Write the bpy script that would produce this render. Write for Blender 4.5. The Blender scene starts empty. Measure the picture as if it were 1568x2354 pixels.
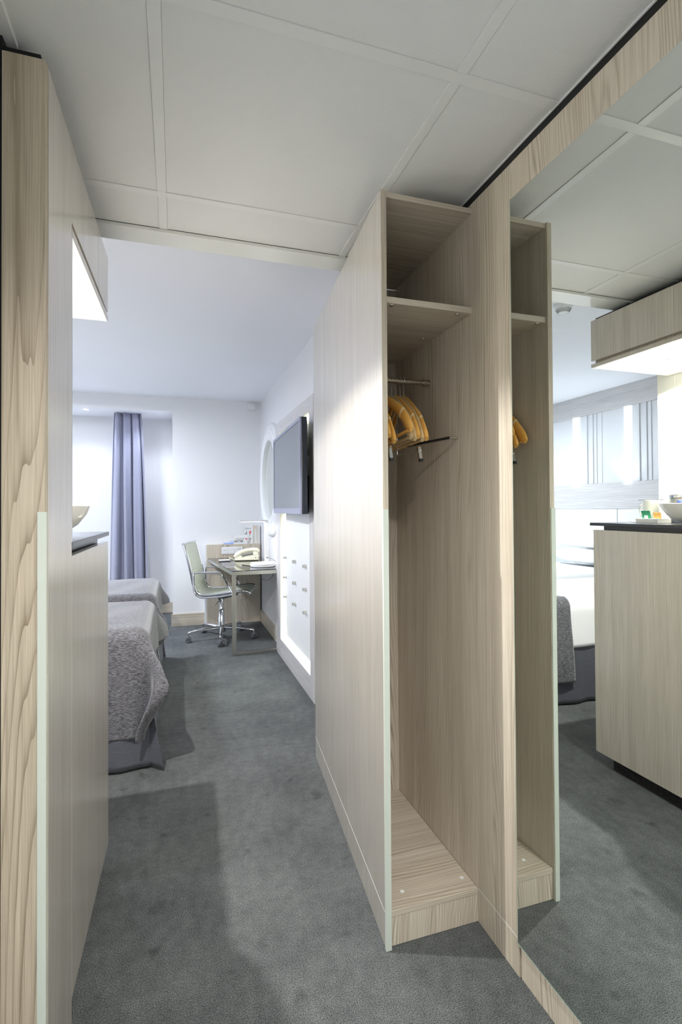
import bpy, bmesh, math, random
from math import sin, cos, pi, radians, sqrt
from mathutils import Vector, Matrix
random.seed(7)
C = bpy.context.scene.collection
SC = bpy.context.scene

# ------------------------------------------------------------------ camera
H = 1.28
cam = bpy.data.cameras.new('camera'); cam_o = bpy.data.objects.new('camera', cam); C.objects.link(cam_o)
F_PX, CX, CY = 1179.2, 786.0, 1153.9
YAW, PITCH, ROLL = 0.31309, 0.012714, -0.0066206
f = Vector((sin(YAW)*cos(PITCH), cos(YAW)*cos(PITCH), sin(PITCH)))
r = Vector((cos(YAW), -sin(YAW), 0)); u = r.cross(f)
r2 = r*cos(ROLL) + u*sin(ROLL); u2 = r2.cross(f)
mat = Matrix((r2, u2, -f)).transposed().to_4x4(); mat.translation = (0, 0, H)
cam_o.matrix_world = mat
cam.sensor_fit = 'VERTICAL'; cam.sensor_height = 36.0
cam.lens = F_PX/2354*36.0
cam.shift_x = -(CX-784)/2354; cam.shift_y = (CY-1177)/2354
cam.clip_start = 0.02
SC.camera = cam_o

# ------------------------------------------------------------------ world, exposure, lights
W = bpy.data.worlds.new('world'); SC.world = W; W.use_nodes = True
W.node_tree.nodes['Background'].inputs['Color'].default_value = (0.93, 0.96, 1.0, 1)
W.node_tree.nodes['Background'].inputs['Strength'].default_value = 0.22
vs = SC.view_settings; vs.view_transform = 'Standard'; vs.look = 'None'; vs.gamma = 1.0; vs.use_curve_mapping = False
vs.exposure = 0.6
SC.cycles.max_bounces = 12; SC.cycles.diffuse_bounces = 6; SC.cycles.glossy_bounces = 6
SC.cycles.sample_clamp_indirect = 6.0

def lamp(name, kind, loc, energy, color=(1,1,1), size=0.05, aim=None, spot=None, blend=0.3, size_y=None, parent=None):
    d = bpy.data.lights.new(name, kind); d.energy = energy; d.color = color
    if kind == 'AREA':
        d.size = size
        if size_y: d.shape = 'RECTANGLE'; d.size_y = size_y
        else: d.shape = 'DISK'
    else: d.shadow_soft_size = size
    if kind == 'SPOT': d.spot_size = radians(spot); d.spot_blend = blend
    o = bpy.data.objects.new(name, d); C.objects.link(o); o.location = loc
    if aim is not None:
        o.rotation_euler = (Vector(aim)-Vector(loc)).to_track_quat('-Z', 'Y').to_euler()
    return o
WARM = (1.0, 0.93, 0.82); NEUT = (1.0, 0.985, 0.955); COOL = (0.82, 0.88, 1.0)
# the downlight over the worktop (key light of the passage)
lamp('niche_spot', 'SPOT', (-0.499, 1.821, 1.970), 88, NEUT, 0.012, aim=(-0.499, 1.821, 0), spot=158, blend=0.15)
# two ceiling downlights of the passage, nearer the entrance
lamp('passage_downlight_lamp', 'SPOT', (0.28, 0.05, 2.25), 66, NEUT, 0.04, aim=(0.28, 0.05, 0), spot=150, blend=0.6)
lamp('passage_downlight_lamp', 'SPOT', (0.28, -1.0, 2.25), 66, NEUT, 0.04, aim=(0.28, -1.0, 0), spot=150, blend=0.6)
# bedroom: added unseen ceiling fill, daylight through the window, alcove downlight and an added hidden one, bedside uplights, desk lamp
lamp('bedroom_fill_lamp', 'AREA', (-1.15, 4.9, 2.40), 42, COOL, 0.4, aim=(-1.15, 4.9, 0))  # invented lamp, kept out of view, fills the bedroom with light
lamp('alcove_downlight_and_fill', 'SPOT', (-0.95, 6.28, 2.35), 7, COOL, 0.03, aim=(-0.95, 6.28, 0), spot=130, blend=0.6)
lamp('alcove_downlight_and_fill', 'SPOT', (-0.22, 6.13, 2.35), 11, COOL, 0.08, aim=(-0.22, 6.3, 0), spot=130, blend=0.6)  # added lamp hidden behind the lintel, brightens the wall beside the curtain
for yy in (4.70, 4.00):
    lamp('uplight_lamp', 'SPOT', (-2.43, yy, 1.31), 6, COOL, 0.02, aim=(-2.25, yy, 2.5), spot=84, blend=0.3)
lamp('desk_lamp_light', 'AREA', (0.68, 4.80, 1.157), 2.0, NEUT, 0.2, aim=(0.68, 4.80, 0), size_y=0.03)

# ------------------------------------------------------------------ materials
def new_mat(name):
    m = bpy.data.materials.new(name); m.use_nodes = True
    nt = m.node_tree; b = nt.nodes['Principled BSDF']
    return m, nt, b
def simple(name, col, rough=0.5, metal=0.0, emis=None, estr=0.0, spec=0.5, bump=0.0, bscale=200.0, var=0.0):
    m, nt, b = new_mat(name)
    b.inputs['Base Color'].default_value = (*col, 1); b.inputs['Roughness'].default_value = rough
    b.inputs['Metallic'].default_value = metal; b.inputs['Specular IOR Level'].default_value = spec
    if emis:
        b.inputs['Emission Color'].default_value = (*emis, 1); b.inputs['Emission Strength'].default_value = estr
    if bump or var:
        tc = nt.nodes.new('ShaderNodeTexCoord'); n = nt.nodes.new('ShaderNodeTexNoise')
        n.inputs['Scale'].default_value = bscale; n.inputs['Detail'].default_value = 3
        nt.links.new(tc.outputs['Object'], n.inputs['Vector'])
        if bump:
            bp = nt.nodes.new('ShaderNodeBump'); bp.inputs['Strength'].default_value = bump; bp.inputs['Distance'].default_value = 0.002
            nt.links.new(n.outputs['Fac'], bp.inputs['Height']); nt.links.new(bp.outputs['Normal'], b.inputs['Normal'])
        if var:
            mx = nt.nodes.new('ShaderNodeMix'); mx.data_type = 'RGBA'
            mx.inputs['A'].default_value = (*[c*(1-var) for c in col], 1); mx.inputs['B'].default_value = (*[min(1, c*(1+var)) for c in col], 1)
            nt.links.new(n.outputs['Fac'], mx.inputs['Factor']); nt.links.new(mx.outputs['Result'], b.inputs['Base Color'])
    return m
def wood(name, light, mid, dark, axis='Z', period=0.011, figure=150.0, fscale=5.5, rough=0.38, fine=1.0, spec=0.5, coat=0.0, line=0.75, saw=False):
    """pale laminate: growth-ring lines bent by slow noise (cathedral figure) and fine pores, both stretched along the grain"""
    m, nt, b = new_mat(name); N = nt.nodes.new; L = nt.links.new
    def mp(st):
        q = N('ShaderNodeMapping'); q.inputs['Scale'].default_value = {'Z': (1, 1, st), 'X': (st, 1, 1), 'Y': (1, st, 1)}[axis]
        q.inputs['Location'].default_value = (3.1, 1.7, 0.4); L(tc.outputs['Object'], q.inputs['Vector']); return q
    def noise(src, sc, det, ro=0.5):
        n = N('ShaderNodeTexNoise'); n.inputs['Scale'].default_value = sc; n.inputs['Detail'].default_value = det; n.inputs['Roughness'].default_value = ro
        L(src.outputs[0], n.inputs['Vector']); return n
    def ma(op, x, y):
        q = N('ShaderNodeMath'); q.operation = op
        for i, v in enumerate((x, y)):
            if v is None: continue
            if isinstance(v, (int, float)): q.inputs[i].default_value = v
            else: L(v, q.inputs[i])
        return q.outputs[0]
    def rng(v, a0, a1, b0, b1):
        q = N('ShaderNodeMapRange'); L(v, q.inputs['Value'])
        for k, x in zip(('From Min', 'From Max', 'To Min', 'To Max'), (a0, a1, b0, b1)): q.inputs[k].default_value = x
        return q.outputs[0]
    tc = N('ShaderNodeTexCoord')
    m1 = mp(0.07 if saw else 0.11); m2 = mp(0.05); m3 = mp(0.012)
    slow = noise(m1, fscale, 1.2, 0.4); mid_n = noise(m2, 26, 2.0); fi = noise(m3, 420, 3, 0.6); mod = noise(m2, 17, 2.0)
    sx = N('ShaderNodeSeparateXYZ'); L(tc.outputs['Object'], sx.inputs[0])
    c_ = {'Z': ('X', 'Y'), 'X': ('Y', 'Z'), 'Y': ('X', 'Z')}[axis]
    base = ma('MULTIPLY', ma('ADD', sx.outputs[c_[0]], sx.outputs[c_[1]]), 2*pi/period)
    phs = ma('ADD', ma('ADD', base, ma('MULTIPLY', slow.outputs['Fac'], figure)), ma('MULTIPLY', mid_n.outputs['Fac'], 14.0))
    sn = ma('FRACT', ma('DIVIDE', phs, 2*pi), None) if saw else rng(ma('SINE', phs, None), -1, 1, 0, 1)
    ln = ma('MULTIPLY', ma('POWER', sn, 4.0 if saw else 2.4), rng(mod.outputs['Fac'], 0.38, 0.60, 0.55 if saw else 0.05, 1.0))
    ln = ma('MULTIPLY', ln, line)
    def mix(A, Bc, fac, blend='MIX'):
        q = N('ShaderNodeMix'); q.data_type = 'RGBA'; q.blend_type = blend
        for k, v in (('A', A), ('B', Bc)):
            if isinstance(v, tuple): q.inputs[k].default_value = (*v, 1)
            else: L(v, q.inputs[k])
        if isinstance(fac, (int, float)): q.inputs['Factor'].default_value = fac
        else: L(fac, q.inputs['Factor'])
        return q.outputs['Result']
    col = mix(light, mid, rng(mid_n.outputs['Fac'], 0.3, 0.7, 0, 1))
    strk = noise(m3, 110, 2.5, 0.55); ln = ma('MAXIMUM', ln, ma('MULTIPLY', rng(strk.outputs['Fac'], 0.50, 0.74, 0, 1), 0.62*line))
    col = mix(col, dark, ln)
    col = mix(col, rng(fi.outputs['Fac'], 0.3, 0.7, 1-0.20*fine, 1+0.12*fine), 1.0, 'MULTIPLY')
    L(col, b.inputs['Base Color'])
    b.inputs['Roughness'].default_value = rough; b.inputs['Specular IOR Level'].default_value = spec
    if coat:
        b.inputs['Coat Weight'].default_value = coat; b.inputs['Coat Roughness'].default_value = 0.17; b.inputs['Coat IOR'].default_value = 1.75
    bp = N('ShaderNodeBump'); bp.inputs['Strength'].default_value = 0.10; bp.inputs['Distance'].default_value = 0.0006
    L(fi.outputs['Fac'], bp.inputs['Height']); L(bp.outputs['Normal'], b.inputs['Normal'])
    return m
LI, MI, DA = (0.655, 0.592, 0.495), (0.580, 0.512, 0.415), (0.340, 0.280, 0.205)
WOOD = wood('ash_laminate_upright', LI, MI, DA, 'Z', 0.011, 150, 5.5, 0.36)
WOODX = wood('ash_laminate_crosswise', LI, MI, DA, 'X', 0.011, 150, 5.5, 0.36)
WOODY = wood('ash_laminate_lengthwise', LI, MI, DA, 'Y', 0.011, 150, 5.5, 0.36)
WOODF = wood('ash_laminate_figured', (0.575, 0.495, 0.385), (0.50, 0.42, 0.315), (0.235, 0.178, 0.115), 'Z', 0.022, 125, 5.2, 0.42, line=0.95, saw=True)
WOODS = wood('ash_laminate_sheen', (0.585, 0.540, 0.475), (0.525, 0.478, 0.412), (0.37, 0.322, 0.26), 'Z', 0.009, 100, 5.5, 0.30, spec=0.6, coat=1.0, line=0.55)
WOODB = wood('grey_limed_wood', (0.66, 0.645, 0.64), (0.60, 0.58, 0.585), (0.47, 0.45, 0.455), 'Y', 0.008, 50, 5, 0.4, line=0.6)
WOODBZ = wood('grey_limed_wood_upright', (0.66, 0.645, 0.64), (0.60, 0.58, 0.585), (0.47, 0.45, 0.455), 'Z', 0.008, 50, 5, 0.4, line=0.6)
DARKW = simple('dark_veneer', (0.035, 0.032, 0.03), 0.45, var=0.3, bscale=60)
BLACK = simple('black_gap', (0.004, 0.004, 0.004), 0.7)
BLACKM = simple('black_metal', (0.012, 0.012, 0.013), 0.35, spec=0.5)
WHITE = simple('white_paint', (0.80, 0.805, 0.82), 0.6, bump=0.05, bscale=300)
FIELD = simple('headboard_paint', (0.66, 0.67, 0.70), 0.5)
BOARDW = simple('gloss_white_board', (0.88, 0.885, 0.90), 0.35)
WALLP = simple('pale_wallpaper', (0.72, 0.72, 0.735), 0.62, bump=0.15, bscale=260, var=0.03)
CREAM = simple('cream_wallpaper', (0.80, 0.79, 0.72), 0.6, bump=0.1, bscale=220, var=0.02)
TILE = simple('ceiling_board', (0.70, 0.705, 0.70), 0.8, bump=0.35, bscale=420, var=0.02)
BAR = simple('ceiling_bar_enamel', (0.72, 0.725, 0.715), 0.4)
GLOSSW = simple('glossy_white_metal', (0.74, 0.755, 0.73), 0.16)
CEILR = simple('bedroom_ceiling_paint', (0.83, 0.84, 0.88), 0.8)
GUARD = simple('pale_green_white_plastic', (0.60, 0.65, 0.59), 0.3)
MIRROR = simple('mirror_silver', (0.85, 0.885, 0.845), 0.0, 1.0)
GLEDGE = simple('mirror_glass_edge', (0.33, 0.42, 0.36), 0.15)
STEEL = simple('brushed_steel', (0.55, 0.54, 0.50), 0.28, 1.0)
CHROME = simple('chrome', (0.74, 0.75, 0.77), 0.08, 1.0)
BRASSY = simple('satin_nickel', (0.48, 0.44, 0.38), 0.25, 1.0)
BLKGLASS = simple('black_glass', (0.012, 0.013, 0.012), 0.03, spec=0.9)
PLASTW = simple('white_plastic', (0.80, 0.81, 0.82), 0.3)
CREAMP = simple('cream_plastic', (0.80, 0.79, 0.62), 0.3)
CERAM = simple('white_ceramic', (0.82, 0.81, 0.78), 0.15)
RUBBER = simple('castor_grey', (0.10, 0.105, 0.115), 0.4)
DARKGREY = simple('dark_worktop', (0.030, 0.034, 0.045), 0.25)
SCREEN = simple('television_screen', (0.20, 0.22, 0.25), 0.35)  # grey base colour stands in for the room reflected in the switched-off screen
TVBEZ = simple('television_bezel', (0.30, 0.32, 0.44), 0.3)
TVCASE = simple('television_case', (0.02, 0.025, 0.035), 0.25)
LEDM = simple('led_strip', (0.9, 0.95, 0.8), 0.5, emis=(0.93, 1.0, 0.72), estr=20.0)
LENS = simple('lamp_lens', (0.9, 0.9, 0.9), 0.4, emis=(1.0, 0.97, 0.9), estr=25.0)
LENSC = simple('cool_lamp_lens', (0.9, 0.9, 0.9), 0.4, emis=(0.92, 0.95, 1.0), estr=12.0)
TUBE = simple('wall_light_diffuser', (0.9, 0.92, 0.96), 0.4, emis=(0.92, 0.95, 1.0), estr=1.1)
SHEET = simple('white_linen', (0.84, 0.845, 0.86), 0.85, bump=0.25, bscale=60)
HANGW = wood('varnished_beech', (0.80, 0.47, 0.13), (0.72, 0.38, 0.08), (0.50, 0.22, 0.04), 'Y', 0.02, 6, 5, 0.2, fine=0.35, line=0.12)
HANGW2 = wood('pale_raw_beech', (0.62, 0.47, 0.26), (0.55, 0.40, 0.20), (0.42, 0.28, 0.12), 'Y', 0.02, 6, 5, 0.28, fine=0.4, line=0.15)
HANGL = simple('pale_band', (0.80, 0.68, 0.38), 0.3)
NAVY = simple('navy_print', (0.06, 0.10, 0.32), 0.4)
GREENP = simple('green_sachet_print', (0.03, 0.30, 0.14), 0.4)
ORANGEP = simple('orange_sachet_print', (0.80, 0.42, 0.12), 0.4)
PAPER = simple('white_paper', (0.84, 0.84, 0.85), 0.6)
PAPERC = simple('cream_paper', (0.72, 0.70, 0.60), 0.6)
BLUEP = simple('blue_print', (0.30, 0.42, 0.82), 0.5)
LBLUEP = simple('light_blue_print', (0.55, 0.66, 0.90), 0.5)
INK = simple('grey_ink', (0.10, 0.10, 0.11), 0.6)
REDP = simple('red_print', (0.75, 0.10, 0.12), 0.5)
BROWNP = simple('brown_print', (0.30, 0.16, 0.10), 0.5)
GREYP = simple('grey_print', (0.32, 0.35, 0.34), 0.5)

def carpet_mat():
    m, nt, b = new_mat('grey_carpet'); N = nt.nodes.new; L = nt.links.new
    tc = N('ShaderNodeTexCoord')
    n1 = N('ShaderNodeTexNoise'); n1.inputs['Scale'].default_value = 330; n1.inputs['Detail'].default_value = 6; n1.inputs['Roughness'].default_value = 0.85
    n2 = N('ShaderNodeTexNoise'); n2.inputs['Scale'].default_value = 3.2; n2.inputs['Detail'].default_value = 5; n2.inputs['Roughness'].default_value = 0.6
    n3 = N('ShaderNodeTexNoise'); n3.inputs['Scale'].default_value = 11; n3.inputs['Detail'].default_value = 2
    for n in (n1, n2, n3): L(tc.outputs['Object'], n.inputs['Vector'])
    r1 = N('ShaderNodeValToRGB'); e = r1.color_ramp.elements
    e[0].position = 0.40; e[0].color = (0.012, 0.014, 0.015, 1); e[1].position = 0.61; e[1].color = (0.262, 0.276, 0.276, 1)
    L(n1.outputs['Fac'], r1.inputs['Fac'])
    r2_ = N('ShaderNodeValToRGB'); e = r2_.color_ramp.elements
    e[0].position = 0.32; e[0].color = (0.74, 0.75, 0.75, 1); e[1].position = 0.60; e[1].color = (1.06, 1.06, 1.05, 1)
    L(n2.outputs['Fac'], r2_.inputs['Fac'])
    r3 = N('ShaderNodeValToRGB'); e = r3.color_ramp.elements
    e[0].position = 0.22; e[0].color = (0.60, 0.60, 0.60, 1); e[1].position = 0.36; e[1].color = (1, 1, 1, 1)
    L(n3.outputs['Fac'], r3.inputs['Fac'])
    m1 = N('ShaderNodeMix'); m1.data_type = 'RGBA'; m1.blend_type = 'MULTIPLY'; m1.inputs['Factor'].default_value = 1
    L(r1.outputs['Color'], m1.inputs['A']); L(r2_.outputs['Color'], m1.inputs['B'])
    m2 = N('ShaderNodeMix'); m2.data_type = 'RGBA'; m2.blend_type = 'MULTIPLY'; m2.inputs['Factor'].default_value = 1
    L(m1.outputs['Result'], m2.inputs['A']); L(r3.outputs['Color'], m2.inputs['B'])
    n4 = N('ShaderNodeTexNoise'); n4.inputs['Scale'].default_value = 26; n4.inputs['Detail'].default_value = 4; n4.inputs['Roughness'].default_value = 0.65
    L(tc.outputs['Object'], n4.inputs['Vector'])
    r4 = N('ShaderNodeMapRange'); L(n4.outputs['Fac'], r4.inputs['Value'])
    for k_, v_ in zip(('From Min', 'From Max', 'To Min', 'To Max'), (0.32, 0.68, 0.82, 1.12)): r4.inputs[k_].default_value = v_
    m3 = N('ShaderNodeMix'); m3.data_type = 'RGBA'; m3.blend_type = 'MULTIPLY'; m3.inputs['Factor'].default_value = 1
    L(m2.outputs['Result'], m3.inputs['A']); L(r4.outputs[0], m3.inputs['B'])
    L(m3.outputs['Result'], b.inputs['Base Color']); b.inputs['Roughness'].default_value = 0.95; b.inputs['Specular IOR Level'].default_value = 0.15
    bp = N('ShaderNodeBump'); bp.inputs['Strength'].default_value = 0.6; bp.inputs['Distance'].default_value = 0.004
    L(n1.outputs['Fac'], bp.inputs['Height']); L(bp.outputs['Normal'], b.inputs['Normal'])
    return m
CARPET = carpet_mat()
def melange(name, lo, hi, rough=0.7, sc=(60, 330, 330), p0=0.40, p1=0.60, sheen=0.3):
    m, nt, b = new_mat(name); N = nt.nodes.new; L = nt.links.new
    tc = N('ShaderNodeTexCoord'); mp = N('ShaderNodeMapping'); mp.inputs['Scale'].default_value = sc
    L(tc.outputs['Object'], mp.inputs['Vector'])
    n1 = N('ShaderNodeTexNoise'); n1.inputs['Scale'].default_value = 1.0; n1.inputs['Detail'].default_value = 5; n1.inputs['Roughness'].default_value = 0.72
    L(mp.outputs['Vector'], n1.inputs['Vector'])
    r1 = N('ShaderNodeValToRGB'); e = r1.color_ramp.elements
    e[0].position = p0; e[0].color = (*lo, 1); e[1].position = p1; e[1].color = (*hi, 1)
    L(n1.outputs['Fac'], r1.inputs['Fac']); L(r1.outputs['Color'], b.inputs['Base Color'])
    b.inputs['Roughness'].default_value = rough; b.inputs['Sheen Weight'].default_value = sheen
    bp = N('ShaderNodeBump'); bp.inputs['Strength'].default_value = 0.3; bp.inputs['Distance'].default_value = 0.002
    L(n1.outputs['Fac'], bp.inputs['Height']); L(bp.outputs['Normal'], b.inputs['Normal'])
    return m
THROW = melange('grey_chenille', (0.022, 0.022, 0.027), (0.215, 0.212, 0.235), 0.75, (52, 330, 330), 0.40, 0.62)
SATIN = melange('grey_satin', (0.075, 0.078, 0.098), (0.11, 0.114, 0.135), 0.30, (20, 20, 400), 0.4, 0.6, 0.1)
CURT = melange('grey_violet_curtain', (0.27, 0.28, 0.37), (0.32, 0.33, 0.43), 0.8, (300, 300, 60), 0.4, 0.6, 0.2)
MESHF = simple('pale_green_mesh', (0.62, 0.66, 0.55), 0.55, bump=0.1, bscale=700)

# ------------------------------------------------------------------ mesh helpers
ORG = {}
class MB:
    def __init__(s): s.v = []; s.fc = []; s.sm = []
    def add(s, vs_, fs, smooth=False):
        n = len(s.v); s.v += [Vector(v) for v in vs_]; s.fc += [tuple(i+n for i in q) for q in fs]; s.sm += [smooth]*len(fs); return s
    def box(s, x0, x1, y0, y1, z0, z1):
        return s.add([(x0,y0,z0),(x1,y0,z0),(x1,y1,z0),(x0,y1,z0),(x0,y0,z1),(x1,y0,z1),(x1,y1,z1),(x0,y1,z1)],
                     [(0,3,2,1),(4,5,6,7),(0,1,5,4),(1,2,6,5),(2,3,7,6),(3,0,4,7)])
    def prism(s, pts, z0, z1):                       # polygon in XY, counter-clockwise
        n = len(pts)
        return s.add([(p[0],p[1],z0) for p in pts]+[(p[0],p[1],z1) for p in pts],
                     [tuple(range(n-1,-1,-1)), tuple(range(n,2*n))]+[(i,(i+1)%n,n+(i+1)%n,n+i) for i in range(n)])
    def tube(s, pts, rad, n=10, cap=True, flat=None):  # flat=(a,b): elliptic section: a along 'side', b along 'up'
        pts = [Vector(p) for p in pts]; rads = rad if isinstance(rad, (list, tuple)) else [rad]*len(pts)
        rings = []; up = None
        for i, p in enumerate(pts):
            t = (pts[min(i+1,len(pts)-1)]-pts[max(i-1,0)]).normalized()
            if up is None:
                up = Vector((0,0,1)) if abs(t.z) < 0.9 else Vector((1,0,0))
            sd = t.cross(up)
            if sd.length < 1e-5: sd = t.cross(Vector((0,1,0)))
            sd.normalize(); up = sd.cross(t).normalized()
            fa, fb = flat[i] if isinstance(flat, list) else (flat or (1,1))
            rings.append([p+sd*cos(2*pi*k/n)*rads[i]*fa+up*sin(2*pi*k/n)*rads[i]*fb for k in range(n)])
        vv = [v for q in rings for v in q]; ff = []
        for i in range(len(pts)-1):
            for k in range(n):
                ff.append((i*n+k, i*n+(k+1)%n, (i+1)*n+(k+1)%n, (i+1)*n+k))
        if cap: ff += [tuple(range(n-1,-1,-1)), tuple(range((len(pts)-1)*n, len(pts)*n))]
        return s.add(vv, ff, True)
    def bar(s, a, b, w, h, up=(0,0,1)):               # rectangular bar a->b
        a = Vector(a); b = Vector(b); t = (b-a).normalized(); sd = t.cross(Vector(up)).normalized(); up = sd.cross(t)
        vv = [p+sd*sx*w/2+up*sz*h/2 for p in (a,b) for sx,sz in ((-1,-1),(1,-1),(1,1),(-1,1))]
        return s.add(vv, [(3,2,1,0),(4,5,6,7),(0,1,5,4),(1,2,6,5),(2,3,7,6),(3,0,4,7)])
    def lathe(s, prof, c=(0,0,0), n=32, axis='Z', closed=False):  # prof [(radius, height)]
        vv = []
        for rr, h in prof:
            for k in range(n):
                a = 2*pi*k/n; p = (rr*cos(a), rr*sin(a), h)
                if axis == 'X': p = (p[2], p[0], p[1])
                if axis == 'Y': p = (p[1], p[2], p[0])
                vv.append((p[0]+c[0], p[1]+c[1], p[2]+c[2]))
        ff = []
        m = len(prof)
        for i in range(m-1 if not closed else m):
            j = (i+1) % m
            for k in range(n): ff.append((i*n+k, i*n+(k+1)%n, j*n+(k+1)%n, j*n+k))
        if not closed:
            if prof[0][0] > 1e-6: ff.append(tuple(range(n-1,-1,-1)))
            if prof[-1][0] > 1e-6: ff.append(tuple(range((m-1)*n, m*n)))
        return s.add(vv, ff, True)
    def grid(s, fn, nu, nv, smooth=True):
        vv = [fn(i/nu, j/nv) for i in range(nu+1) for j in range(nv+1)]
        ff = [(i*(nv+1)+j, (i+1)*(nv+1)+j, (i+1)*(nv+1)+j+1, i*(nv+1)+j+1) for i in range(nu) for j in range(nv)]
        return s.add(vv, ff, smooth)
    def xf(s, fn): s.v = [Vector(fn(v)) for v in s.v]; return s
    def mesh(s, name, m, org, angle=40):
        me = bpy.data.meshes.new(name); o = Vector(org)
        me.from_pydata([v-o for v in s.v], [], s.fc)
        for p, q in zip(me.polygons, s.sm): p.use_smooth = q
        bm = bmesh.new(); bm.from_mesh(me)
        bmesh.ops.remove_doubles(bm, verts=bm.verts, dist=1e-6)
        bmesh.ops.recalc_face_normals(bm, faces=bm.faces); bm.to_mesh(me); bm.free()
        if any(s.sm): me.set_sharp_from_angle(angle=radians(angle))
        me.materials.append(m); return me
def put(name, mb, m, parent=None, org=None, bevel=0.0, solid=0.0, angle=40, seg=2, label=None):
    if parent is not None: org = ORG[parent]
    if org is None:
        xs = [v.x for v in mb.v]; ys = [v.y for v in mb.v]; zs = [v.z for v in mb.v]
        org = ((min(xs)+max(xs))/2, (min(ys)+max(ys))/2, min(zs))
    org = Vector(org)
    o = bpy.data.objects.new(name, mb.mesh(name, m, org, angle)); C.objects.link(o); ORG[o] = org
    if parent is not None: o.parent = parent
    else: o.location = org
    if solid:
        md = o.modifiers.new('solidify', 'SOLIDIFY'); md.thickness = solid; md.offset = 0
    if bevel:
        md = o.modifiers.new('bevel', 'BEVEL'); md.width = bevel; md.segments = seg; md.limit_method = 'ANGLE'; md.angle_limit = radians(40)
        md.harden_normals = False
    if label: o['label'] = label
    return o
def tag(o, label, cat, group=None, kind=None):
    o['label'] = label; o['category'] = cat
    if group: o['group'] = group
    if kind: o['kind'] = kind
    return o
def thing(name, label, cat, loc, group=None):
    o = bpy.data.objects.new(name, None); C.objects.link(o); o.location = loc; o.empty_display_size = 0.1
    ORG[o] = Vector(loc); return tag(o, label, cat, group)
def struct(name, mb, m, org=(0,0,0), bevel=0.0, label=None, solid=0.0):
    o = put(name, mb, m, None, org, bevel, solid); o['kind'] = 'structure'
    if label: o['label'] = label
    return o
def text(name, body, m, parent, loc, size, rot, depth=0.0004, align='LEFT', shear=0.0, sx=1.0):
    cu = bpy.data.curves.new(name, 'FONT'); cu.body = body; cu.size = size; cu.extrude = depth; cu.offset = 0.0009 if body.isupper() else 0.0; cu.align_x = align; cu.shear = shear
    cu.materials.append(m); o = bpy.data.objects.new(name, cu); C.objects.link(o); o.parent = parent
    dg = bpy.context.evaluated_depsgraph_get(); dg.update()
    me = bpy.data.meshes.new_from_object(o.evaluated_get(dg)); bpy.data.objects.remove(o); o = bpy.data.objects.new(name, me); C.objects.link(o); o.parent = parent
    o.location = Vector(loc)-ORG[parent]; o.rotation_euler = rot; o.scale = (sx, 1, 1); ORG[o] = ORG[parent]; return o
def B(*a): return MB().box(*a)

# ------------------------------------------------------------------ the room shell
ZC, ZR = 2.262, 2.512
YB = 5.93                                             # back wall of the bedroom
fl = struct('floor', B(-2.7, 1.0, -1.6, 6.9, -0.06, 0.0), CARPET, label='mid grey speckled carpet with random darker patches')  # carpet colour darkens in random noise patches
# right side: passage wall behind the mirror, bedroom wall
struct('wall_right', B(0.90, 1.0, -1.6, 2.0, 0, 2.6), WHITE)
struct('wall_right_bedroom', B(0.932, 1.0, 2.0, YB+0.1, 0, 2.6), WALLP)
# back wall right of the window alcove, and the alcove
struct('wall_back', B(-0.035, 1.0, YB, YB+0.9, 0, 2.6), WHITE)
mb = MB(); mb.box(-2.7, -2.42, 6.75, 6.85, 0, 2.6); mb.box(-1.25, -0.035, 6.75, 6.85, 0, 2.6); mb.box(-2.42, -1.25, 6.75, 6.85, 0, 0.55); mb.box(-2.42, -1.25, 6.75, 6.85, 2.25, 2.6)
struct('wall_alcove', mb, WHITE)
wn = struct('window_1', MB().box(-2.42,-2.37,6.755,6.80,0.55,2.25).box(-1.30,-1.25,6.755,6.80,0.55,2.25).box(-2.37,-1.30,6.755,6.80,0.55,0.60).box(-2.37,-1.30,6.755,6.80,2.20,2.25).box(-1.86,-1.81,6.755,6.80,0.60,2.20), PLASTW)
DAYL = simple('daylit_frosted_pane', (0.8, 0.85, 0.9), 0.4, emis=(0.80, 0.88, 1.0), estr=1.6)
for x0, x1 in ((-2.37, -1.86), (-1.81, -1.30)):
    put('pane', B(x0, x1, 6.772, 6.780, 0.60, 2.20), DAYL, wn)
struct('trim_3', B(-2.7, -0.035, YB, 6.02, 2.362, 2.52), WHITE, label='white lintel beam across the window alcove')
struct('ceiling_alcove', B(-2.7, -0.035, 6.02, 6.75, 2.40, 2.46), CEILR)
# headboard wall, far left
struct('wall_left', B(-2.7, -2.58, 2.0, 6.85, 0, 2.6), WHITE)
# bathroom block: behind the niche and along the passage
struct('wall_bathroom', MB().box(-2.7, -0.75, 2.03, 2.13, 0, 2.6).box(-0.85, -0.752, 1.44, 2.13, 0, 2.6), CREAM)
struct('wall_passage', MB().box(-0.85, -0.40, -1.6, 1.17, 0, 2.6), WHITE)
struct('trim_4', B(-0.40, -0.372, -1.6, 1.155, 0, 2.30), PLASTW, label='white door frame edge left of the wooden end panel')
# bedroom ceiling and the bulkhead above the passage ceiling edge
struct('ceiling_bedroom', B(-2.7, 1.0, 1.99, YB+0.12, ZR, ZR+0.08), CEILR)
struct('wall_header', B(-0.86, 1.0, 1.90, 1.985, 2.275, 2.6), WHITE)
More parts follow.
